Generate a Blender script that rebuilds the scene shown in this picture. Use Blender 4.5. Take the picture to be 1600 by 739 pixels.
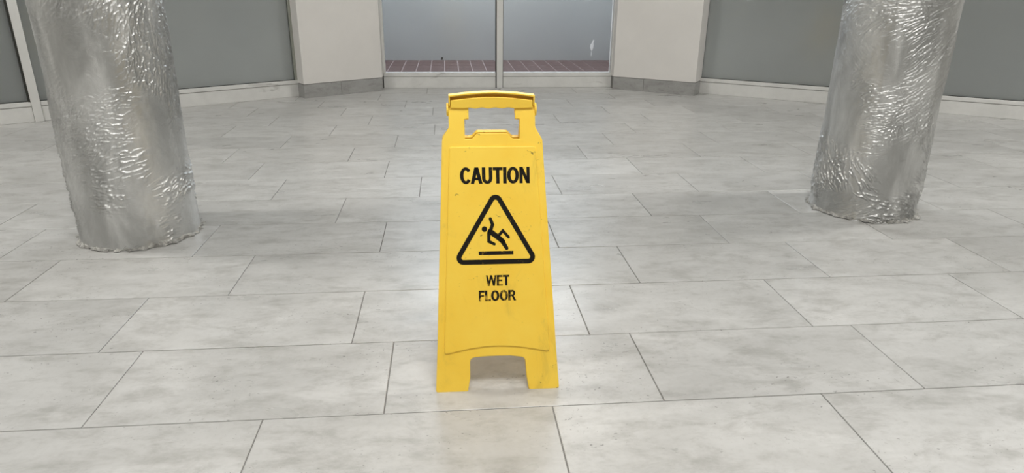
import bpy, bmesh, math, random
import numpy as np
from mathutils import Matrix, Vector

random.seed(7)
rng = np.random.default_rng(11)
for o in list(bpy.data.objects):
    bpy.data.objects.remove(o, do_unlink=True)
scene = bpy.context.scene
C = scene.collection

# ------------------------------------------------------------------ camera
FPX, PITCH, YAW, ROLL, CAMH = 1054.2, .3643, .0959, .0108, .8494
cp, sp = math.cos(PITCH), math.sin(PITCH)
fw = Vector((math.sin(YAW)*cp, math.cos(YAW)*cp, -sp))
rt = Vector((math.cos(YAW), -math.sin(YAW), 0))
up = rt.cross(fw)
c_, s_ = math.cos(ROLL), math.sin(ROLL)
rt, up = c_*rt + s_*up, -s_*rt + c_*up
cam_data = bpy.data.cameras.new('camera')
cam_data.sensor_fit = 'HORIZONTAL'
cam_data.sensor_width = 36
cam_data.lens = FPX/1600*36
cam_data.clip_start = .05
cam = bpy.data.objects.new('camera', cam_data)
C.objects.link(cam)
cam.matrix_world = Matrix(((rt.x, up.x, -fw.x, 0), (rt.y, up.y, -fw.y, 0), (rt.z, up.z, -fw.z, CAMH), (0, 0, 0, 1)))
scene.camera = cam

# ------------------------------------------------------------------ world, view, lamps
world = bpy.data.worlds.new('world'); scene.world = world
world.use_nodes = True
world.node_tree.nodes['Background'].inputs[0].default_value = (.9, .95, 1, 1)
world.node_tree.nodes['Background'].inputs[1].default_value = .05
scene.view_settings.view_transform = 'Standard'
scene.view_settings.look = 'None'
scene.view_settings.gamma = 1
scene.view_settings.use_curve_mapping = False
scene.view_settings.exposure = -0.16
CEIL = 2.8

def area_light(name, loc, sx, sy, power, col, rot=(0, 0, 0)):
    l = bpy.data.lights.new(name, 'AREA'); l.shape = 'RECTANGLE'; l.size = sx; l.size_y = sy
    l.energy = power; l.color = col
    o = bpy.data.objects.new(name, l); o.location = loc; o.rotation_euler = rot
    C.objects.link(o); return o
WARM = (1.0, .975, .935)
CEILING_LAMPS = [(-2.6, 2.47, 1.2, .25, 52), (3.3, 2.60, 1.2, .25, 52), (.42, 4.3, 1.2, .6, 24),  # last on this line: unseen lamp added to brighten the back floor and piers
                 (.35, .45, 1.2, .6, 60), (-2.3, -.6, .6, .6, 20), (3.0, -.6, .6, .6, 20), (.35, -2.2, 1.2, .6, 20)]
for (x, y, sx, sy, pw) in CEILING_LAMPS:
    area_light('ceiling_lamp', (x, y, CEIL-.03), sx, sy, pw, WARM)
area_light('display_lamp', (.43, 6.2, 2.5), 1.7, .2, 86, (.85, .915, 1.0))

# ------------------------------------------------------------------ helpers
def link(name, me, mat=None, parent=None, kind=None):
    o = bpy.data.objects.new(name, me)
    if mat is not None and not me.materials: me.materials.append(mat)
    C.objects.link(o)
    if parent is not None: o.parent = parent
    if kind: o['kind'] = kind
    return o
def mesh(name, v, f, smooth=False):
    me = bpy.data.meshes.new(name); me.from_pydata([tuple(p) for p in v], [], f); me.update()
    if smooth:
        me.polygons.foreach_set('use_smooth', [True]*len(me.polygons))
    return me
def empty(name, loc=(0, 0, 0), rz=0, kind=None):
    o = bpy.data.objects.new(name, None); C.objects.link(o); o.location = loc; o.rotation_euler.z = rz
    o.empty_display_size = .05
    if kind: o['kind'] = kind
    return o
def tag(o, label, cat, group=None):
    o['label'] = label; o['category'] = cat
    if group: o['group'] = group
def box_me(name, x0, x1, y0, y1, z0, z1, bev=0):
    bm = bmesh.new()
    r = bmesh.ops.create_cube(bm, size=1)
    for v in bm.verts:
        v.co = Vector((x0+(v.co.x+.5)*(x1-x0), y0+(v.co.y+.5)*(y1-y0), z0+(v.co.z+.5)*(z1-z0)))
    if bev: bmesh.ops.bevel(bm, geom=bm.edges[:], offset=bev, segments=2, affect='EDGES', profile=.5)
    me = bpy.data.meshes.new(name); bm.to_mesh(me); bm.free(); return me
def prism_me(name, poly, z0, z1):
    n = len(poly)
    v = [(x, y, z0) for x, y in poly] + [(x, y, z1) for x, y in poly]
    f = [tuple(range(n))[::-1], tuple(range(n, 2*n))] + [(i, (i+1) % n, n+(i+1) % n, n+i) for i in range(n)]
    return mesh(name, v, f)
def clip(poly, a, b, c):          # keep a*x+b*y<=c
    out = []
    for i in range(len(poly)):
        p, q = poly[i], poly[(i+1) % len(poly)]
        dp, dq = a*p[0]+b*p[1]-c, a*q[0]+b*q[1]-c
        if dp <= 0: out.append(p)
        if (dp < 0 < dq) or (dq < 0 < dp):
            t = dp/(dp-dq); out.append((p[0]+t*(q[0]-p[0]), p[1]+t*(q[1]-p[1])))
    return out

class NT:
    def __init__(s, name):
        s.m = bpy.data.materials.new(name); s.m.use_nodes = True; s.t = s.m.node_tree; s.n = s.t.nodes; s.b = s.n['Principled BSDF']
    def node(s, typ, **kw):
        n = s.n.new(typ)
        for k, v in kw.items(): setattr(n, k, v)
        return n
    def set(s, sock, v):
        if isinstance(v, bpy.types.NodeSocket): s.t.links.new(v, sock)
        else: sock.default_value = v
    def math(s, op, a, b=0, c=0, clamp=False):
        n = s.node('ShaderNodeMath', operation=op, use_clamp=clamp); s.set(n.inputs[0], a); s.set(n.inputs[1], b)
        if op in ('MULTIPLY_ADD',): s.set(n.inputs[2], c)
        return n.outputs[0]
    def mix(s, f, a, b, typ='MIX'):
        n = s.node('ShaderNodeMix', data_type='RGBA', blend_type=typ); s.set(n.inputs[0], f); s.set(n.inputs[6], a); s.set(n.inputs[7], b)
        return n.outputs[2]
    def ramp(s, f, p0, p1, v0=0, v1=1):
        n = s.node('ShaderNodeMapRange', interpolation_type='SMOOTHSTEP'); s.set(n.inputs[0], f)
        for i, v in enumerate((p0, p1, v0, v1)): n.inputs[1+i].default_value = v
        return n.outputs[0]
    def noise(s, vec, scale, detail=4, rough=.55, dist=0, w=None, out=0):
        n = s.node('ShaderNodeTexNoise'); 
        if w is not None: n.noise_dimensions = '4D'; s.set(n.inputs['W'], w)
        s.set(n.inputs['Vector'], vec); n.inputs['Scale'].default_value = scale; n.inputs['Detail'].default_value = detail
        n.inputs['Roughness'].default_value = rough; n.inputs['Distortion'].default_value = dist
        return n.outputs[out]
    def coord(s, k='Object'):
        return s.node('ShaderNodeTexCoord').outputs[k]
    def mapping(s, v, scale=(1, 1, 1), rot=(0, 0, 0)):
        n = s.node('ShaderNodeMapping'); s.set(n.inputs[0], v); n.inputs['Scale'].default_value = scale; n.inputs['Rotation'].default_value = rot
        return n.outputs[0]
    def bump(s, h, strength=.3, dist=.002, normal=None):
        n = s.node('ShaderNodeBump'); n.inputs['Strength'].default_value = strength; n.inputs['Distance'].default_value = dist
        s.set(n.inputs['Height'], h)
        if normal is not None: s.set(n.inputs['Normal'], normal)
        return n.outputs[0]
    def p(s, **kw):
        for k, v in kw.items(): s.set(s.b.inputs[k.replace('_', ' ')], v)
        return s.m
def rgb(r, g, b): return (r, g, b, 1)

# ------------------------------------------------------------------ materials
def mat_tile(axis=(1, 2.1, 1), axis2=(1, 3.2, 1), gain=1.0):
    m = NT('porcelain_tile')
    oi = m.node('ShaderNodeObjectInfo'); isl = m.node('ShaderNodeNewGeometry').outputs['Random Per Island']
    w = m.math('ADD', m.math('MULTIPLY', oi.outputs['Random'], 61.0), m.math('MULTIPLY', isl, 37.0))
    v = m.mapping(m.coord(), scale=axis)
    big = m.noise(v, 3.2, 5, .6, .6, w)
    vein = m.noise(m.mapping(m.coord(), scale=axis2, rot=(0, 0, .25)), 5.0, 7, .58, .9, w)
    fine = m.noise(m.coord(), 70, 3, .6, 0, w)
    col = m.mix(m.ramp(big, .25, .75), rgb(.440, .438, .425), rgb(.545, .544, .532))
    mott = m.noise(m.mapping(m.coord(), scale=axis, rot=(0, 0, -.18)), 8.5, 9, .70, .35, m.math('ADD', w, 9.0))
    col = m.mix(m.math('MULTIPLY', m.ramp(mott, .44, .70), .74), col, rgb(.315, .310, .292))
    col = m.mix(m.math('MULTIPLY', m.math('SUBTRACT', 1.0, m.ramp(vein, .22, .50)), .50), col, rgb(.64, .638, .625))
    col = m.mix(m.math('MULTIPLY', m.ramp(fine, .45, .75), .16), col, rgb(.28, .27, .25))
    pit = m.ramp(m.noise(m.mapping(m.coord(), scale=(1, 1.6, 1)), 110, 2, .5, .5, w), .655, .70)
    patch = m.ramp(m.noise(v, 4.5, 3, .5, 0, w), .46, .60)
    col = m.mix(m.math('MULTIPLY', m.math('MULTIPLY', pit, patch), .75), col, rgb(.13, .125, .12))
    tone = m.math('MULTIPLY_ADD', m.math('FRACT', m.math('MULTIPLY', w, 1.37)), .10*gain, .95*gain)
    col = m.mix(1.0, col, m.node('ShaderNodeCombineColor').outputs[0], 'MULTIPLY')
    cc = m.n[-1] if False else [n for n in m.n if n.bl_idname == 'ShaderNodeCombineColor'][0]
    for i in range(3): m.set(cc.inputs[i], tone)
    rough = m.ramp(big, .3, .7, .27, .36)
    return m.p(Base_Color=col, Roughness=rough, Specular_IOR_Level=.5,
               Normal=m.bump(m.noise(m.coord(), 22, 4, .6, 0, w), .05, .002))
def mat_plain(name, col, rough=.6, var=.08, scale=6, dirt=None, spec=.4, bump=.05):
    m = NT(name)
    n = m.noise(m.coord(), scale, 5, .6)
    a = tuple(c*(1-var) for c in col)+(1,); b = tuple(min(1, c*(1+var)) for c in col)+(1,)
    c = m.mix(m.ramp(n, .3, .7), a, b)
    if dirt:
        s = m.noise(m.mapping(m.coord(), scale=(.7, .7, 3.0)), dirt[0], 6, .65, .8)
        c = m.mix(m.math('MULTIPLY', m.ramp(s, dirt[1], dirt[1]+.12), dirt[2]), c, rgb(.16, .15, .13))
    return m.p(Base_Color=c, Roughness=rough, Specular_IOR_Level=spec, Normal=m.bump(m.noise(m.coord(), scale*30, 2), bump, .001))
def mat_foil():
    m = NT('crinkled_silver_foil')
    co = m.coord()
    warp = m.noise(co, 5, 3, .5, 0, None, 1)
    vm = m.node('ShaderNodeVectorMath', operation='MULTIPLY_ADD'); m.set(vm.inputs[0], warp); vm.inputs[1].default_value = (.25, .25, .25); m.set(vm.inputs[2], co)
    v = m.mapping(vm.outputs[0], scale=(1, 1, 2.2))
    fine = m.noise(v, 60, 4, .6, .6)
    n = m.node('ShaderNodeTexNoise', noise_type='RIDGED_MULTIFRACTAL'); m.set(n.inputs['Vector'], v); n.inputs['Scale'].default_value = 22; n.inputs['Detail'].default_value = 4
    ridge = n.outputs[0]
    patch = m.ramp(m.noise(co, 6, 4, .6), .38, .66)
    b1 = m.bump(m.math('MULTIPLY', ridge, patch), .55, .004)
    b2 = m.bump(fine, .45, .0025, b1)
    cloud = m.noise(m.mapping(co, scale=(1, 1, .35)), 9, 5, .6, .4)
    col = m.mix(m.ramp(cloud, .35, .7), rgb(.48, .485, .48), rgb(.74, .745, .74))
    return m.p(Base_Color=col, Metallic=.88, Roughness=m.ramp(cloud, .3, .7, .34, .48), Normal=b2)
def mat_yellow():
    m = NT('yellow_plastic')
    co = m.coord()
    base = m.mix(m.ramp(m.noise(co, 7, 4, .6), .3, .7), rgb(.97, .63, .060), rgb(1.0, .69, .082))
    grime = m.math('MULTIPLY', m.ramp(m.noise(m.mapping(co, scale=(1.6, 1.6, .7)), 11, 7, .7, .6), .52, .80), .34)
    base = m.mix(grime, base, rgb(.42, .30, .06))
    sc = m.noise(m.mapping(co, scale=(1, 1, 1.5), rot=(0, .5, 0)), 75, 2, .6, 1.0)
    where = m.ramp(m.noise(co, 13, 3, .55), .50, .64)
    base = m.mix(m.math('MULTIPLY', m.math('MULTIPLY', m.ramp(sc, .66, .72), where), .80), base, rgb(.10, .07, .03))
    return m.p(Base_Color=base, Roughness=.38, Specular_IOR_Level=.5, Normal=m.bump(m.noise(co, 160, 2), .06, .001),
               Subsurface_Weight=.0)
def mat_ink(name, lo, hi):
    m = NT(name)
    n = m.noise(m.mapping(m.coord(), scale=(1.5, 1.5, .8)), 60, 6, .72)
    c = m.mix(m.ramp(n, lo, hi), rgb(.010, .008, .006), rgb(.62, .38, .04))
    return m.p(Base_Color=c, Roughness=.6, Specular_IOR_Level=.2)
def mat_glass():
    m = NT('window_glass')
    g = m.node('ShaderNodeBsdfGlossy'); g.inputs['Roughness'].default_value = .14; g.inputs['Color'].default_value = rgb(.95, .97, 1)
    t = m.node('ShaderNodeBsdfTransparent'); t.inputs['Color'].default_value = rgb(.95, .955, .95)
    f = m.node('ShaderNodeFresnel'); f.inputs['IOR'].default_value = 1.5
    mx = m.node('ShaderNodeMixShader')
    m.t.links.new(f.outputs[0], mx.inputs[0]); m.t.links.new(t.outputs[0], mx.inputs[1]); m.t.links.new(g.outputs[0], mx.inputs[2])
    m.t.links.new(mx.outputs[0], m.n['Material Output'].inputs[0])
    return m.m
M_TILE = mat_tile()
M_GROUT = mat_plain('grey_grout', (.23, .225, .215), .85, .1, 20)
M_WALL = mat_plain('cream_plaster_paint', (.74, .72, .69), .6, .025, 3)
M_ROOM = mat_plain('room_wall_paint', (.60, .59, .56), .7, .03, 2)
M_CEIL = mat_plain('ceiling_paint', (.72, .72, .70), .8, .02, 2)
M_SILL = mat_plain('white_painted_wood', (.68, .68, .66), .45, .05, 8, (5, .60, .45))
M_FRAME = mat_plain('white_painted_metal', (.68, .68, .66), .4, .03, 8, (9, .66, .4))
M_OLIVE = mat_plain('grey_green_frame_paint', (.30, .31, .27), .5, .05, 8)
M_BOARD = mat_plain('grey_backing_board', (.75, .775, .775), .6, .03, 2.0, bump=.02)
M_BOARD2 = mat_plain('grey_display_wall_paint', (.42, .432, .432), .6, .03, 2.0, bump=.02)
M_BASE = mat_tile((1, 1, 3), (1, 1, 4.5), .70); M_BASE.name = 'baseboard_tile'
M_RED = mat_plain('red_quarry_tile', (.085, .046, .043), .5, .18, 14)
M_JOINT = mat_plain('pale_mortar', (.30, .245, .24), .9, .05, 20)
M_GAP = mat_plain('dark_gasket', (.035, .035, .03), .7, .05, 20)
M_FOIL = mat_foil()
M_YEL = mat_yellow()
M_INK = mat_ink('black_print', .60, .74)
M_INK_WORN = mat_ink('worn_black_print', .50, .66)
M_GLASS = mat_glass()
M_WHITE = mat_plain('white_paint_drip', (.95, .95, .93), .5, .02)
M_EDGE = mat_plain('torn_wrap_edge', (.34, .335, .315), .5, .4, 60)

# ------------------------------------------------------------------ the room shell
ANG = math.radians(33.46)
YS = 5.705                       # front face of the centre sill
LD = Vector((math.cos(ANG), math.sin(ANG), 0)); LN = Vector((math.sin(ANG), -math.cos(ANG), 0))      # left wing: along, towards the room
RD = Vector((math.cos(ANG), -math.sin(ANG), 0)); RN = Vector((-math.sin(ANG), -math.cos(ANG), 0))
LC = Vector((-1.895, 4.803, 0)); RC = Vector((2.795, 4.864, 0))
XL, XR, YB = -3.9, 4.9, -3.6
HP = [(-LN.x, -LN.y, -(LN.dot(LC))), (-RN.x, -RN.y, -(RN.dot(RC))), (0, 1, YS), (-1, 0, -XL), (1, 0, XR), (0, -1, -YB)]

floor = link('floor', box_me('floor', XL-.3, XR+.3, YB-.3, 6.9, -.2, -.0022), M_GROUT, kind='structure')
Y0, TW, TL, GAP = 1.2018, .3, .6, .0028
OFF = {-1: -.394, 0: -.749, 1: -.853, 2: -1.238, 3: -.838, 4: -.427, 5: -.729, 6: -.898, 7: -.502, 8: -.893, 9: -1.285, 10: -1.096,
       11: -.705, 12: -.305, 13: -.52, 14: -.168, -2: -.62, -3: -.16}
def in_view(cx, cy):
    for dx in (-.3, 0, .3):
        for dy in (-.15, 0, .15):
            v = Vector((cx+dx, cy+dy, -CAMH)); d = v.dot(fw)
            if d > .1:
                x, y = 800+FPX*v.dot(rt)/d, 369.5-FPX*v.dot(up)/d
                if -60 < x < 1660 and -40 < y < 800: return True
    return False
def tile_geo(poly, cx, cy):
    n = len(poly); e = .0009
    mx = sum(p[0] for p in poly)/n; my = sum(p[1] for p in poly)/n
    def ins(p): 
        dx, dy = mx-p[0], my-p[1]
        return (p[0]+math.copysign(min(e, abs(dx)), dx), p[1]+math.copysign(min(e, abs(dy)), dy))
    lo = [(x-cx, y-cy, -.0045) for x, y in poly]; mid = [(x-cx, y-cy, -.0007) for x, y in poly]
    top = [(ins(p)[0]-cx, ins(p)[1]-cy, 0) for p in poly]
    f = [tuple(range(2*n, 3*n))]
    for k in (0, n): f += [(k+i, k+(i+1) % n, k+n+(i+1) % n, k+n+i) for i in range(n)]
    return lo+mid+top, f
full = mesh('floor_tile', *tile_geo([(-TL/2+GAP/2, -TW/2+GAP/2), (TL/2-GAP/2, -TW/2+GAP/2), (TL/2-GAP/2, TW/2-GAP/2), (-TL/2+GAP/2, TW/2-GAP/2)], 0, 0))
full.materials.append(M_TILE)
rest_v, rest_f, ntile = [], [], 0
for k in range(-17, 16):
    off = OFF.get(k, random.random()*TL)
    y0 = Y0+k*TW
    for n in range(-14, 16):
        x0 = off+n*TL
        cx, cy = x0+TL/2, y0+TW/2
        poly = [(x0+GAP/2, y0+GAP/2), (x0+TL-GAP/2, y0+GAP/2), (x0+TL-GAP/2, y0+TW-GAP/2), (x0+GAP/2, y0+TW-GAP/2)]
        cut = poly
        for h in HP:
            if len(cut) > 2: cut = clip(cut, *h)
        if len(cut) < 3: continue
        whole = len(cut) == 4 and all(abs(a[0]-b[0])+abs(a[1]-b[1]) < 1e-9 for a, b in zip(cut, poly))
        if in_view(cx, cy):
            if whole: me = full
            else:
                me = mesh('floor_tile_cut', *tile_geo(cut, cx, cy)); me.materials.append(M_TILE)
            o = link('tile', me, None, floor); o.location = (cx, cy, random.uniform(-.0002, .0002)); ntile += 1
        else:
            v, f = tile_geo(cut, 0, 0); b = len(rest_v)
            rest_v += v; rest_f += [tuple(i+b for i in q) for q in f]
link('tile_field', mesh('tile_field', rest_v, rest_f), M_TILE, floor, kind='stuff')
print('tiles', ntile)

ceiling = link('ceiling', box_me('ceiling', XL-.3, XR+.3, YB-.3, 7.0, CEIL, CEIL+.12), M_CEIL, kind='structure')
for (x, y, sx, sy, pw) in CEILING_LAMPS:
    t = .04; v, f = [], []
    for (a, b, c, d) in ((x-sx/2-t, x+sx/2+t, y-sy/2-t, y-sy/2), (x-sx/2-t, x+sx/2+t, y+sy/2, y+sy/2+t), (x-sx/2-t, x-sx/2, y-sy/2, y+sy/2), (x+sx/2, x+sx/2+t, y-sy/2, y+sy/2)):
        n = len(v)
        v += [(p, q, r) for r in (CEIL-.05, CEIL) for p, q in ((a, c), (b, c), (b, d), (a, d))]
        f += [tuple(i+n for i in q) for q in ((3, 2, 1, 0), (4, 5, 6, 7), (0, 1, 5, 4), (1, 2, 6, 5), (2, 3, 7, 6), (3, 0, 4, 7))]
    link('lamp_frame', mesh('lamp_frame', v, f), M_FRAME, ceiling)
link('wall_left', box_me('wall_left', XL-.2, XL, YB, 3.35, 0, CEIL), M_ROOM, kind='structure')
link('wall_right', box_me('wall_right', XR, XR+.2, YB, 3.35, 0, CEIL), M_ROOM, kind='structure')
link('wall_rear', box_me('wall_rear', XL, XR, YB-.2, YB, 0, CEIL), M_ROOM, kind='structure')

def local_box(o_, d, n, s0, s1, t0, t1, z0, z1, bev=0):
    """box in a wing's own axes: s along, t towards the room, about the point o_"""
    me = box_me('part', s0, s1, t0, t1, z0, z1, bev)
    me.transform(Matrix(((d.x, n.x, 0, o_.x), (d.y, n.y, 0, o_.y), (0, 0, 1, 0), (0, 0, 0, 1))))
    me.flip_normals() if (d.x*n.y-d.y*n.x) < 0 else None
    return me

def wing_window(name, o_, d, n, s0, s1, endframe=None):
    w = empty(name, kind='structure')
    def part(nm, mat, *a, **k): return link(nm, local_box(o_, d, n, *a, **k), mat, w)
    part('lower_board', M_SILL, s0, s1, -.06, 0, 0, .092, bev=.0015)
    part('sill_rail', M_SILL, s0, s1, -.075, .004, .0945, .121, bev=.002)
    part('backing_board', M_BOARD, s0, s1, -.062, -.045, .121, CEIL)
    part('glass_pane', M_GLASS, s0, s1, -.030, -.024, .119, CEIL)
    part('gasket', M_GAP, s0, s1, -.034, -.016, .1205, .1235)
    return w, part
# left wing: two panes divided by a slim white post
w1, p1 = wing_window('window_1', LC, LD, LN, -2.2, -.765)
p1('gasket', M_GAP, -.775, -.764, -.034, .002, .1, CEIL)
w2, p2 = wing_window('window_2', LC, LD, LN, -.715, .985)
p2('side_frame', M_OLIVE, .905, .945, -.04, -.004, .121, CEIL, bev=.002)
p2('side_frame', M_OLIVE, .949, .99, -.04, .006, .121, CEIL, bev=.002)
post = link('trim_1', local_box(LC, LD, LN, -.764, -.716, -.06, .012, 0, CEIL, bev=.002), M_FRAME, kind='structure')
# right wing: one long pane
w5, p5 = wing_window('window_5', RC, RD, RN, -.93, 2.7)
p5('gasket', M_GAP, -.928, -.919, -.034, -.002, .121, CEIL)
# piers
def pier(name, bname, poly, base_cuts):
    p = link(name, prism_me(name, poly, .1030, CEIL), M_WALL, kind='structure')
    b = empty(bname, kind='structure')
    a0, a1 = Vector(poly[0]), Vector(poly[1])
    d = (a1-a0); L = d.length; d /= L; d = Vector((d.x, d.y, 0)); n = Vector((d.y, -d.x, 0))
    o_ = Vector((a0.x, a0.y, 0))
    for s0, s1 in zip(base_cuts[:-1], base_cuts[1:]):
        link('tile', local_box(o_, d, n, s0*L+.001, s1*L-.001, -.03, .0005, 0, .0995, bev=.0008), M_BASE, b)
    link('mortar', prism_me('core', [(x-n.x*.006, y-n.y*.006) for x, y in poly], 0, .0995), M_GROUT, b)
    return p, b, d, n, o_, L
LPa = (-1.066, 5.208); LPb = (-.523, 5.585)
RPa = (1.372, 5.612); RPb = (1.940, 5.2365)
pl = pier('wall_back_left', 'baseboard_left', [LPa, LPb, (-.523, 5.80), (-.70, 5.95), (-1.16, 5.36)], (0, .455, 1))
pr = pier('wall_back_right', 'baseboard_right', [RPa, RPb, (2.05, 5.40), (1.60, 5.95), (1.372, 5.80)], (0, .385, 1))
# the return tiles on the outer sides of the piers
def ret_tile(a, b, parent, flip):
    a, b = Vector((a[0], a[1], 0)), Vector((b[0], b[1], 0)); d = (b-a); L = d.length; d /= L
    n = Vector((d.y, -d.x, 0))*(1 if not flip else -1)
    link('tile', local_box(a, d, n, .001, L, -.012, .001, 0, .0995, bev=.0008), M_BASE, parent)
ret_tile(LPa, (-1.16, 5.36), pl[1], True)
ret_tile(RPb, (2.05, 5.40), pr[1], False)

# centre display window
XA, XM0, XM1, XB = -.523, .405, .456, 1.388
for i, (x0, x1) in enumerate(((XA, XM0), (XM1, XB))):
    w = empty('window_%d' % (3+i), kind='structure')
    link('lower_board', box_me('b', x0+.001, x1-.001, YS, YS+.06, 0, .0915, .0015), M_SILL, w)
    link('sill_rail', box_me('b', x0+.001, x1-.001, YS-.004, YS+.07, .0935, .122, .002), M_SILL, w)
    link('glass_pane', box_me('b', x0, x1, YS+.030, YS+.036, .12, CEIL), M_GLASS, w)
    jx = (x0, x0+.018) if i == 0 else (x1-.022, x1)
    link('side_frame', box_me('b', jx[0], jx[1], YS-.012, YS+.045, .122, CEIL, .002), M_FRAME, w)
    gx = (x1-.008, x1) if i == 0 else (x0, x0+.004)
    link('gasket', box_me('b', gx[0], gx[1], YS-.006, YS+.04, .0, CEIL), M_GAP, w)
link('trim_2', box_me('trim_2', XM0, XM1, YS-.016, YS+.05, 0, CEIL, .003), M_FRAME, kind='structure')
ledge = link('display_floor', box_me('display_floor', XA-.25, XB+.35, YS+.07, 6.70, 0, .1125), M_JOINT, kind='structure')
RTW, RTD = .1205, .2405
red = box_me('red_tile', -RTW/2+.0036, RTW/2-.0036, -RTD/2+.0025, RTD/2-.0025, -.004, .003, .0012)
red.materials.append(M_RED)
ZR = .1125
for j in range(4):
    for i in range(-2, 18):
        x = -.507+RTW*(i+.5); y = YS+.072+RTD*(j+.5)
        if y+RTD/2 > 6.76 or x < XA-.22 or x > XB+.3: continue
        o = link('tile', red, None, ledge); o.location = (x, y, ZR)
board = link('wall_display', box_me('wall_display', XA-.28, XB+.40, 6.69, 6.74, 0, CEIL), M_BOARD2, kind='structure')
link('wall_display_left', box_me('b', XA-.30, XA-.26, YS+.10, 6.69, 0, CEIL), M_BOARD2, kind='structure')
link('wall_display_right', box_me('b', XB+.36, XB+.40, YS+.10, 6.69, 0, CEIL), M_BOARD2, kind='structure')
def blob(name, cx, z, outline, y, mat):
    n = len(outline)
    v = [(cx+a, y, z+b) for a, b in outline]+[(cx+a*.8, y-.0015, z+b*.8) for a, b in outline]
    link(name, mesh(name, v, [tuple(range(n, 2*n))]+[(i, (i+1) % n, n+(i+1) % n, n+i) for i in range(n)]), mat, board)
SPL = [(0.0, -.045), (.010, -.02), (.014, .005), (.012, .03), (.017, .05), (.008, .055), (-.002, .025), (-.012, .012), (-.014, -.015), (-.006, -.035)]
blob('paint_splash', 1.404, .250, [(a*1.25, b*1.1) for a, b in SPL], 6.69, M_WHITE)
blob('paint_drip', 1.402, .168, [(0, -.022), (.004, 0), (.003, .03), (-.003, .032), (-.004, 0)], 6.69, M_WHITE)
blob('dark_spot', -.050, .131, [(-.011, -.012), (.006, -.013), (.010, .004), (.012, .014), (-.004, .012), (-.010, .004)], 6.69, M_GAP)

# ------------------------------------------------------------------ foil-wrapped pillars
_perm = rng.integers(0, 2**31, 4096)
def vnoise(x, y, z, seed=0):
    xi, yi, zi = np.floor(x).astype(np.int64), np.floor(y).astype(np.int64), np.floor(z).astype(np.int64)
    xf, yf, zf = x-xi, y-yi, z-zi
    u = xf*xf*xf*(xf*(xf*6-15)+10); v = yf*yf*yf*(yf*(yf*6-15)+10); w = zf*zf*zf*(zf*(zf*6-15)+10)
    def h(a, b, c): return _perm[(_perm[(_perm[(a+seed*17) & 4095]+b) & 4095]+c) & 4095]/2**31
    def l(a, b, t): return a+(b-a)*t
    return l(l(l(h(xi, yi, zi), h(xi+1, yi, zi), u), l(h(xi, yi+1, zi), h(xi+1, yi+1, zi), u), v),
             l(l(h(xi, yi, zi+1), h(xi+1, yi, zi+1), u), l(h(xi, yi+1, zi+1), h(xi+1, yi+1, zi+1), u), v), w)*2-1
def fbm(x, y, z, seed, o=4):
    s = 0; a = 1.; t = 0
    for i in range(o):
        s = s+a*vnoise(x, y, z, seed+i*5); t += a; a *= .5; x, y, z = x*2.03, y*2.03, z*2.03
    return s/t
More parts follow.
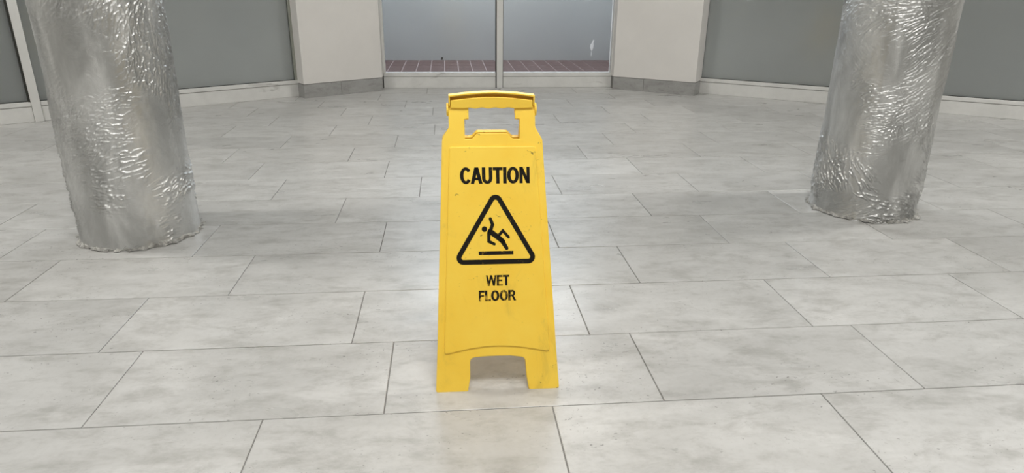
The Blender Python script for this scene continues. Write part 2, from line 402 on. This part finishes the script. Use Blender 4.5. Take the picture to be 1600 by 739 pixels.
def pillar(loc, R, seed, label, ridge_angle):
    NT_, NZ = 620, 520
    root = empty('pillar', loc); tag(root, label, 'pillar', 'foil-wrapped pillars'); root['kind'] = 'thing'
    th = np.linspace(0, 2*np.pi, NT_, endpoint=False)
    zz = np.concatenate([np.linspace(0, .95, NZ-60), .95+(CEIL-.95)*np.linspace(0, 1, 61)[1:]**1.3])
    T, Z = np.meshgrid(th, zz)
    X, Y = np.cos(T), np.sin(T)
    q = 1/R
    px, py, pz = X*R, Y*R, Z
    # slow dents of the wrap
    H = .0045*fbm(px*4+seed, py*4, pz*2.2, seed, 3) + .0022*fbm(px*13, py*13+seed, pz*7, seed+31, 3)
    # flowing creases: ridges that run along a slowly turning direction
    def creases(fa, fc, sd, ang0, amp):
        ang = ang0+1.0*fbm(px*3.3+sd, py*3.3, pz*3.0, sd+3, 2)
        # arc length frame unwrapped by 3D noise to stay seamless
        wx = .035*fbm(px*6, py*6+sd, pz*6, sd+7, 2); 
        c, s = np.cos(ang), np.sin(ang)
        tx, ty = -Y, X
        # across-crease coordinate differs per point; sample 3D noise stretched along the crease
        along_t, along_z = c, s
        r = np.zeros_like(Z)
        a_pos = None
        # line-integral smear of a fine noise along the crease direction
        acc = 0; K = 9; Ls = fa
        for k in range(K):
            t = (k/(K-1)-.5)*Ls
            th2 = T+along_t*t*q; z2 = Z+along_z*t
            acc = acc+vnoise((np.cos(th2)*R+wx)*fc, np.sin(th2)*R*fc, (z2+wx)*fc, sd+11)
        acc = acc/K**.5
        ridge = np.clip(1-np.abs(acc)*1.5, 0, 1)**2.0
        return amp*ridge
    m1 = np.clip((fbm(px*6+2, py*6, pz*5+seed, seed+51, 3)+.16)*3.2, 0, 1)
    m2 = np.clip((fbm(px*6+5, py*6, pz*5+seed, seed+61, 3)+.10)*3.2, 0, 1)
    low = np.clip(1.25-Z*2.0, .18, 1)
    H += m1*low*creases(.045, 115, seed+70, ridge_angle, .0078)
    H += m2*np.clip(.45+Z, .45, 1)*creases(.04, 140, seed+90, ridge_angle+1.0, .0040)
    H += .0008*fbm(px*60, py*60, pz*60+seed, seed+41, 2)
    # vertical overlap seam of the wrap
    sa = math.radians(-52 if ridge_angle > 0 else -128)
    dth = (T-sa+np.pi) % (2*np.pi)-np.pi+.10*fbm(Z*0+.5, Z*0, Z*3, seed+5, 2)
    H += .0016/(1+np.exp(-dth*60))*np.exp(-np.clip(dth, 0, 9)*3.5)
    # bunching at the foot
    H += np.exp(-Z/.03)*(.004+.006*fbm(px*26, py*26, pz*26, seed+15, 3))
    RR = R+H-.001
    V = np.stack([X*RR, Y*RR, Z], -1).reshape(-1, 3)
    nz = len(zz)
    i = np.arange(nz-1)[:, None]*NT_; j = np.arange(NT_)[None]; j2 = (j+1) % NT_
    F = np.stack([i+j, i+j2, i+NT_+j2, i+NT_+j], -1).reshape(-1, 4)
    me = bpy.data.meshes.new('foil_wrap')
    me.vertices.add(len(V)); me.vertices.foreach_set('co', V.ravel().astype(np.float32))
    me.loops.add(F.size); me.loops.foreach_set('vertex_index', F.ravel().astype(np.int32))
    me.polygons.add(len(F)); me.polygons.foreach_set('loop_start', np.arange(0, F.size, 4, dtype=np.int32))
    me.polygons.foreach_set('use_smooth', np.ones(len(F), bool)); me.update(calc_edges=True); me.validate()
    link('foil_wrap', me, M_FOIL, root)
    # torn edge lying round the foot
    r2 = random.Random(seed); v, f = [], []
    N = 150
    for k in range(N):
        a = 2*math.pi*k/N
        lum = .5+.5*math.sin(a*3+seed)
        ex = R+.005+.006*lum+.004*math.sin(a*11+seed)+r2.random()**3*.014
        v += [((R-.004)*math.cos(a), (R-.004)*math.sin(a), .012+.008*r2.random()), ((R+.006)*math.cos(a), (R+.006)*math.sin(a), .005+.007*r2.random()),
              (ex*math.cos(a+.01*r2.uniform(-1, 1)), ex*math.sin(a), .0008+.003*r2.random())]
    for k in range(N):
        b, c = 3*k, 3*((k+1) % N)
        f += [(b, b+1, c+1, c), (b+1, b+2, c+2, c+1)]
    link('torn_edge', mesh('torn_edge', v, f), M_EDGE, root)
    # loose threads of wrap
    v, f = [], []
    for k in range(26):
        a = r2.uniform(0, 2*math.pi); p = Vector((R*1.02*math.cos(a), R*1.02*math.sin(a), .006)); dirv = Vector((math.cos(a+r2.uniform(-1.4, 1.4)), math.sin(a+r2.uniform(-1.4, 1.4)), r2.uniform(-.1, .7))).normalized()
        L = r2.uniform(.008, .022); wv = Vector((-dirv.y, dirv.x, 0)).normalized()*.0008; n = len(v)
        p2 = p+dirv*L*.6; p3 = p+dirv*L+Vector((0, 0, -.004)); p3.z = max(p3.z, .001)
        for q in (p, p2, p3): v += [tuple(q-wv), tuple(q+wv), tuple(q+Vector((0, 0, .0014)))]
        for s in (0, 3):
            f += [(n+s+i, n+s+(i+1) % 3, n+s+3+(i+1) % 3, n+s+3+i) for i in range(3)]
    link('loose_threads', mesh('loose_threads', v, f), M_EDGE, root, kind='stuff')
    return root
pillar((-1.090, 2.352, 0), .186, 3, 'silver foil-wrapped round pillar to the left of the yellow sign', .35)
pillar((1.657, 2.460, 0), .192, 23, 'silver foil-wrapped round pillar to the right of the yellow sign', -.6)

# ------------------------------------------------------------------ the wet floor sign
LEAN = math.radians(16); SA, CA = math.sin(LEAN), math.cos(LEAN)
VH = .628; YH, ZH = VH*SA, VH*CA
sign = empty('wet_floor_sign', (.0939, 1.270, 0), math.radians(-.72))
tag(sign, 'yellow plastic folding caution sign with black wet floor lettering', 'sign')
def front(u, v, d):                       # panel coordinates: across, up the panel, out of its face
    return (u+.001-.008*v, v*SA-d*CA, max(0.0, v*CA+d*SA))
def rear(u, v, d):
    x, y, z = front(u, v, d); return (x, 2*YH-y, z)
def arc(cx, cy, r, a0, a1, n=6):
    return [(cx+r*math.cos(math.radians(a0+(a1-a0)*i/n)), cy+r*math.sin(math.radians(a0+(a1-a0)*i/n))) for i in range(n+1)]
def round_poly(pts, n=5):
    """pts: (x, y, r); rounded corners"""
    out = []
    N = len(pts)
    for i in range(N):
        x, y, r = pts[i]; p = Vector((x, y))
        a = Vector(pts[i-1][:2])-p; b = Vector(pts[(i+1) % N][:2])-p
        if r <= 0: out.append((x, y)); continue
        la, lb = a.length, b.length; a /= la; b /= lb
        ang = a.angle(b); t = min(r/math.tan(ang/2), la*.49, lb*.49)
        pa, pb = p+a*t, p+b*t
        for k in range(n+1):
            s = k/n; q = pa*(1-s)**2+p*2*s*(1-s)+pb*s*s
            out.append((q.x, q.y))
    return out
def slab(name, outline, d0, d1, fn, mat, parent, bev=.0015, smooth=False, sink=0):
    """closed outline (ccw) filled and extruded from d0 (back) to d1 (front) with a softened front edge"""
    bm = bmesh.new()
    n = len(outline)
    vs = [bm.verts.new((u, v, 0)) for u, v in outline]
    face = bm.faces.new(vs)
    if face.normal.z < 0: bmesh.ops.reverse_faces(bm, faces=[face])
    bm.normal_update()
    r = bmesh.ops.extrude_face_region(bm, geom=[face])
    topv = [e for e in r['geom'] if isinstance(e, bmesh.types.BMVert)]
    for v in topv: v.co.z = d1-d0
    bm.faces.remove(face) if face.is_valid and False else None
    bmesh.ops.recalc_face_normals(bm, faces=bm.faces)
    if bev:
        ed = [e for e in bm.edges if all(abs(v.co.z-(d1-d0)) < 1e-7 for v in e.verts)]
        bmesh.ops.bevel(bm, geom=ed, offset=bev, segments=3, affect='EDGES', profile=.5)
    bmesh.ops.triangulate(bm, faces=[f for f in bm.faces if len(f.verts) > 4])
    for v in bm.verts: v.co = Vector(fn(v.co.x, v.co.y, d0+v.co.z))
    bmesh.ops.recalc_face_normals(bm, faces=bm.faces)
    me = bpy.data.meshes.new(name); bm.to_mesh(me); bm.free()
    return link(name, me, mat, parent)
arch = [(-.060+.12*t, .0735+.0035*math.sin(math.pi*t)) for t in [i/10 for i in range(11)]]
BOT_R = [(.0665, -.003, .006), (.1365, -.003, .008)]
body_top = lambda: [(.1305, .12, 0), (.1145, .41, 0), (.1078, .5485, .012), (.0925, .5760, .010)]
out = []
pts = [(-.1365, -.003, .008), (-.0665, -.003, .006), (-.0605, .030, .01), (-.0600, .074, .012)]
pts += [(-.030, .0765, 0), (0, .077, 0), (.030, .0765, 0)]
pts += [(.0615, .072, .012), (.0640, .030, .01), (.0690, -.003, .006), (.1365, -.003, .008)]
pts += [(.1305, .10, 0), (.1225, .26, 0), (.1145, .41, 0), (.1078, .5485, .012), (.0928, .5760, .010), (.0925, .6145, 0)]
pts += [(.0495, .6145, 0), (.0495, .5935, 0), (.0590, .5925, 0), (.0585, .5510, 0), (.0440, .5510, .007), (.0330, .5632, .008)]
pts += [(-.0330, .5632, .008), (-.0440, .5510, .007), (-.0585, .5510, 0), (-.0590, .5925, 0), (-.0495, .5935, 0), (-.0495, .6145, 0)]
pts += [(-.0925, .6145, 0), (-.0928, .5760, .010), (-.1078, .5485, .012), (-.1145, .41, 0), (-.1225, .26, 0), (-.1305, .10, 0)]
slab('front_panel', round_poly(pts), -.013, 0, front, M_YEL, sign, .0018)
pad = [(-.1165, .083, .008)]
pad += [(-.1165+.233*t, .083+.0165*math.sin(math.pi*t), 0) for t in [i/12 for i in range(1, 12)]]
pad += [(.1165, .083, .008), (.0930, .5355, .008), (-.0930, .5355, .008)]
raised = slab('raised_face', round_poly(pad), -.001, .0032, front, M_YEL, sign, .0030)
PD = .0034
# rear leg of the A-frame
pts_r = [(-.1365, -.003, .008), (-.0665, -.003, .006), (-.0600, .074, .012), (.0600, .074, .012), (.0665, -.003, .006), (.1365, -.003, .008),
         (.1145, .41, 0), (.1078, .5485, .012), (.0928, .570, .008), (.0590, .570, 0), (.0585, .5510, 0), (.0440, .5510, .007), (.0330, .5640, .008), (-.0330, .5640, .008), (-.0440, .5510, .007), (-.0585, .5510, 0), (-.0590, .570, 0), (-.0928, .570, .008), (-.1078, .5485, .012), (-.1145, .41, 0)]
slab('rear_panel', round_poly(pts_r), -.012, 0, rear, M_YEL, sign, .002)
# handle: a web with a scalloped grip and a rim that turns forward
def upright(y):
    return lambda u, z, d: (u-.004, y-d, z)
scal = []
for i in range(41):
    t = i/40; scal.append((.0495-.099*t, .5925-.0010*math.cos(t*2*math.pi*3.5)))
top = [(-.0905+.181*i/16, .6195+.0070*math.sin(math.pi*i/16)) for i in range(17)]
web = [(.0905, .545), (.0905, .6195)] + top[::-1][1:-1] + [(-.0905, .6195), (-.0905, .545), (-.0600, .545), (-.0600, .592)] + scal[::-1] + [(.0600, .592), (.0600, .545)]
HY = YH+.008
handle = slab('handle', web[::-1], -.006, 0, upright(HY), M_YEL, sign, .0008)
rim_o = [(.0915, .598), (.0915, .6195)] + [(x*1.01, z) for x, z in top[::-1][1:-1]] + [(-.0915, .6195), (-.0915, .598)]
rim_i = [(x*.965, z-.0030 if z > .6 else z) for x, z in rim_o]
slab('handle_rim', (rim_o+rim_i[::-1])[::-1], -.007, .017, upright(HY), M_YEL, handle, .0008)
grip_top = [(x*.965, z-.0105) for x, z in top]
slab('handle_grip', [(-.0873, .593)] + [(-.0600, .592)] + scal[::-1] + [(.0600, .592), (.0873, .593)] + grip_top[::-1], -.002, .0155, upright(HY), M_YEL, handle, .0015)
def cyl(name, x0, x1, y, z, r, parent, n=28, bev=.001):
    bm = bmesh.new()
    bmesh.ops.create_cone(bm, cap_ends=True, segments=n, radius1=r, radius2=r, depth=x1-x0)
    bmesh.ops.bevel(bm, geom=[e for e in bm.edges if abs(e.verts[0].co.z-e.verts[1].co.z) < 1e-6], offset=bev, segments=2, affect='EDGES', profile=.5)
    bmesh.ops.transform(bm, matrix=Matrix.Translation(((x0+x1)/2, y, z)) @ Matrix.Rotation(math.pi/2, 4, 'Y'), verts=bm.verts)
    me = bpy.data.meshes.new(name); bm.to_mesh(me); bm.free()
    for p in me.polygons: p.use_smooth = len(p.vertices) == 4
    return link(name, me, M_YEL, parent)
BR = .0105; BY, BZ = .6145*SA+BR*CA, .6145*CA-BR*SA
for s in (-1, 1):
    a, b = sorted((s*.0495-.004, s*.0925-.004))
    hb = cyl('hinge_barrel', a, b, BY, BZ, BR, sign)
    a, b = sorted((s*.0920-.004, s*.0965-.004))
    cyl('hinge_cap', a, b, BY, BZ, .0140, hb)

# printed lettering and symbol
def print_mesh(name, polys, mat, d=PD):
    """polys: outlines (with optional hole list) in panel coordinates, a film of print on the raised face"""
    bm = bmesh.new()
    for pl_ in polys:
        vs = [bm.verts.new((u, v, 0)) for u, v in pl_]; bm.faces.new(vs)
    bmesh.ops.triangulate(bm, faces=bm.faces[:])
    r = bmesh.ops.extrude_face_region(bm, geom=bm.faces[:])
    for e in r['geom']:
        if isinstance(e, bmesh.types.BMVert): e.co.z = .0003
    for v in bm.verts: v.co = Vector(front(v.co.x, v.co.y, d-.0003+v.co.z))
    bmesh.ops.recalc_face_normals(bm, faces=bm.faces)
    me = bpy.data.meshes.new(name); bm.to_mesh(me); bm.free()
    return link(name, me, mat, raised)
def ell(cx, cy, rx, ry, wx, wy, a0, a1, n=20):
    """an elliptical band as quads"""
    q = []
    for i in range(n):
        t0, t1 = (math.radians(a0+(a1-a0)*k/n) for k in (i, i+1))
        q.append([(cx+rx*math.cos(t0), cy+ry*math.sin(t0)), (cx+rx*math.cos(t1), cy+ry*math.sin(t1)),
                  (cx+(rx-wx)*math.cos(t1), cy+(ry-wy)*math.sin(t1)), (cx+(rx-wx)*math.cos(t0), cy+(ry-wy)*math.sin(t0))])
    return q
def rect(x0, x1, y0, y1): return [(x0, y0), (x1, y0), (x1, y1), (x0, y1)]
def glyph(ch):
    S, B = .235, .185
    if ch == 'C': return .74, ell(.39, .5, .39, .515, .24, .185, 36, 324, 26)
    if ch == 'O': return .80, ell(.40, .5, .40, .515, .24, .185, 0, 360, 32)
    if ch == 'U': return .70, [rect(0, S, .34, 1), rect(.70-S, .70, .34, 1)]+ell(.35, .345, .35, .36, S, B, 180, 360, 16)
    if ch == 'A': return .80, [[(0, 0), (.235, 0), (.53, 1), (.27, 1)], [(.565, 0), (.80, 0), (.53, 1), (.27, 1)], rect(.2, .6, .225, .225+.15)]
    if ch == 'T': return .66, [rect(.33-S/2, .33+S/2, 0, .9), rect(0, .66, 1-B, 1)]
    if ch == 'I': return S, [rect(0, S, 0, 1)]
    if ch == 'N': return .70, [rect(0, .215, 0, 1), rect(.485, .70, 0, 1), [(.0, 1), (.23, 1), (.70, 0), (.47, 0)]]
    if ch == 'E': return .60, [rect(0, S, 0, 1), rect(0, .60, 0, B), rect(0, .58, 1-B, 1), rect(0, .55, .43, .43+.155)]
    if ch == 'F': return .56, [rect(0, S, 0, 1), rect(0, .56, 1-B, 1), rect(0, .50, .42, .42+.155)]
    if ch == 'L': return .56, [rect(0, S, 0, 1), rect(0, .56, 0, B)]
    if ch == 'W': return 1.06, [[(0, 1), (.20, 1), (.37, 0), (.17, 0)], [(.17, 0), (.36, 0), (.62, 1), (.44, 1)], [(.44, 1), (.62, 1), (.89, 0), (.70, 0)], [(.70, 0), (.89, 0), (1.06, 1), (.86, 1)]]
    if ch == 'R': return .74, [rect(0, S, 0, 1), rect(S*.5, .40, 1-B, 1), rect(S*.5, .40, .425, .425+.155)]+ell(.40, .7125, .28, .2875, .19, .145, -90, 90, 14)+[[(.33, .45), (.52, .47), (.76, 0), (.53, 0)]]
def text(name, body, u0, u1, v0, v1, mat, gap=.075):
    polys, x = [], 0
    for ch in body:
        w, g = glyph(ch)
        if x and 'A' in (ch, prev): x -= .065
        prev = ch; polys += [[(x+a, b) for a, b in p] for p in g]; x += w+gap
    x -= gap
    return print_mesh(name, [[(u0+a/x*(u1-u0), v0+b*(v1-v0)) for a, b in p] for p in polys], mat)
E0 = .0030
text('lettering', 'CAUTION', -.0715, .0785, .4555, .4905, M_INK, .03)['label'] = 'bold black CAUTION lettering'
text('lettering', 'WET', -.0210, .0300, .2335, .2570, M_INK_WORN, .03)['label'] = 'worn black WET lettering'
text('lettering', 'FLOOR', -.0375, .0435, .2005, .2235, M_INK_WORN, .03)['label'] = 'worn black FLOOR lettering'
# warning triangle, a rounded ring
cen = [(.0035, .4165), (-.0685, .2960), (.0720, .2960)]
def ring_outline(r):
    o = []
    for (cx, cy), (a0, a1) in zip(cen, ((30, 150), (150, 270), (270, 390))):
        o += arc(cx, cy, r, a0, a1, 10)
    return o
ro, ri = ring_outline(.0150), ring_outline(.0044)
print_mesh('warning_triangle', [[ro[i], ro[(i+1) % len(ro)], ri[(i+1) % len(ro)], ri[i]] for i in range(len(ro))], M_INK)['label'] = 'black rounded warning triangle outline'
def stroke(pts, w0, w1=None):
    """a polyline of round-ended width, as one outline"""
    w1 = w1 or w0; P = [Vector(p) for p in pts]; L, Rr = [], []
    n = len(P)
    for i in range(n):
        w = (w0+(w1-w0)*i/(n-1))/2
        if i == 0: t = (P[1]-P[0]).normalized(); m = 1
        elif i == n-1: t = (P[-1]-P[-2]).normalized(); m = 1
        else:
            a, b = (P[i]-P[i-1]).normalized(), (P[i+1]-P[i]).normalized(); t = (a+b).normalized(); m = 1/max(.45, t.dot(a))
        nn = Vector((-t.y, t.x))*w*m
        L.append(tuple(P[i]+nn)); Rr.append(tuple(P[i]-nn))
    t0 = math.degrees(math.atan2(*(P[0]-P[1]).yx)); t1 = math.degrees(math.atan2(*(P[-1]-P[-2]).yx))
    capA = arc(P[0].x, P[0].y, w0/2, t0-90, t0+90, 5)[1:-1]
    capB = arc(P[-1].x, P[-1].y, w1/2, t1-90, t1+90, 5)[1:-1]
    return Rr+capB+L[::-1]+capA
man = [stroke([(-.0086, .3800), (-.0040, .3670), (-.0100, .3520)], .0070, .0078),
       stroke([(-.0095, .3525), (.0040, .3420), (.0175, .3305)], .0120, .0105),
       stroke([(-.0125, .3500), (-.0130, .3310), (-.0010, .3248)], .0075, .0062),
       stroke([(.0150, .3330), (.0255, .3155)], .0100, .0080),
       stroke([(.0070, .3420), (.0180, .3535), (.0300, .3395)], .0066, .0062)]
print_mesh('falling_figure', man + [arc(-.0218, .3578, .0060, 0, 342, 19)], M_INK)['label'] = 'black figure slipping backwards'
print_mesh('floor_bar', [[(-.0355, .3015), (.0400, .3015), (.0400, .3095), (-.0355, .3095)]], M_INK)['label'] = 'black bar under the slipping figure'
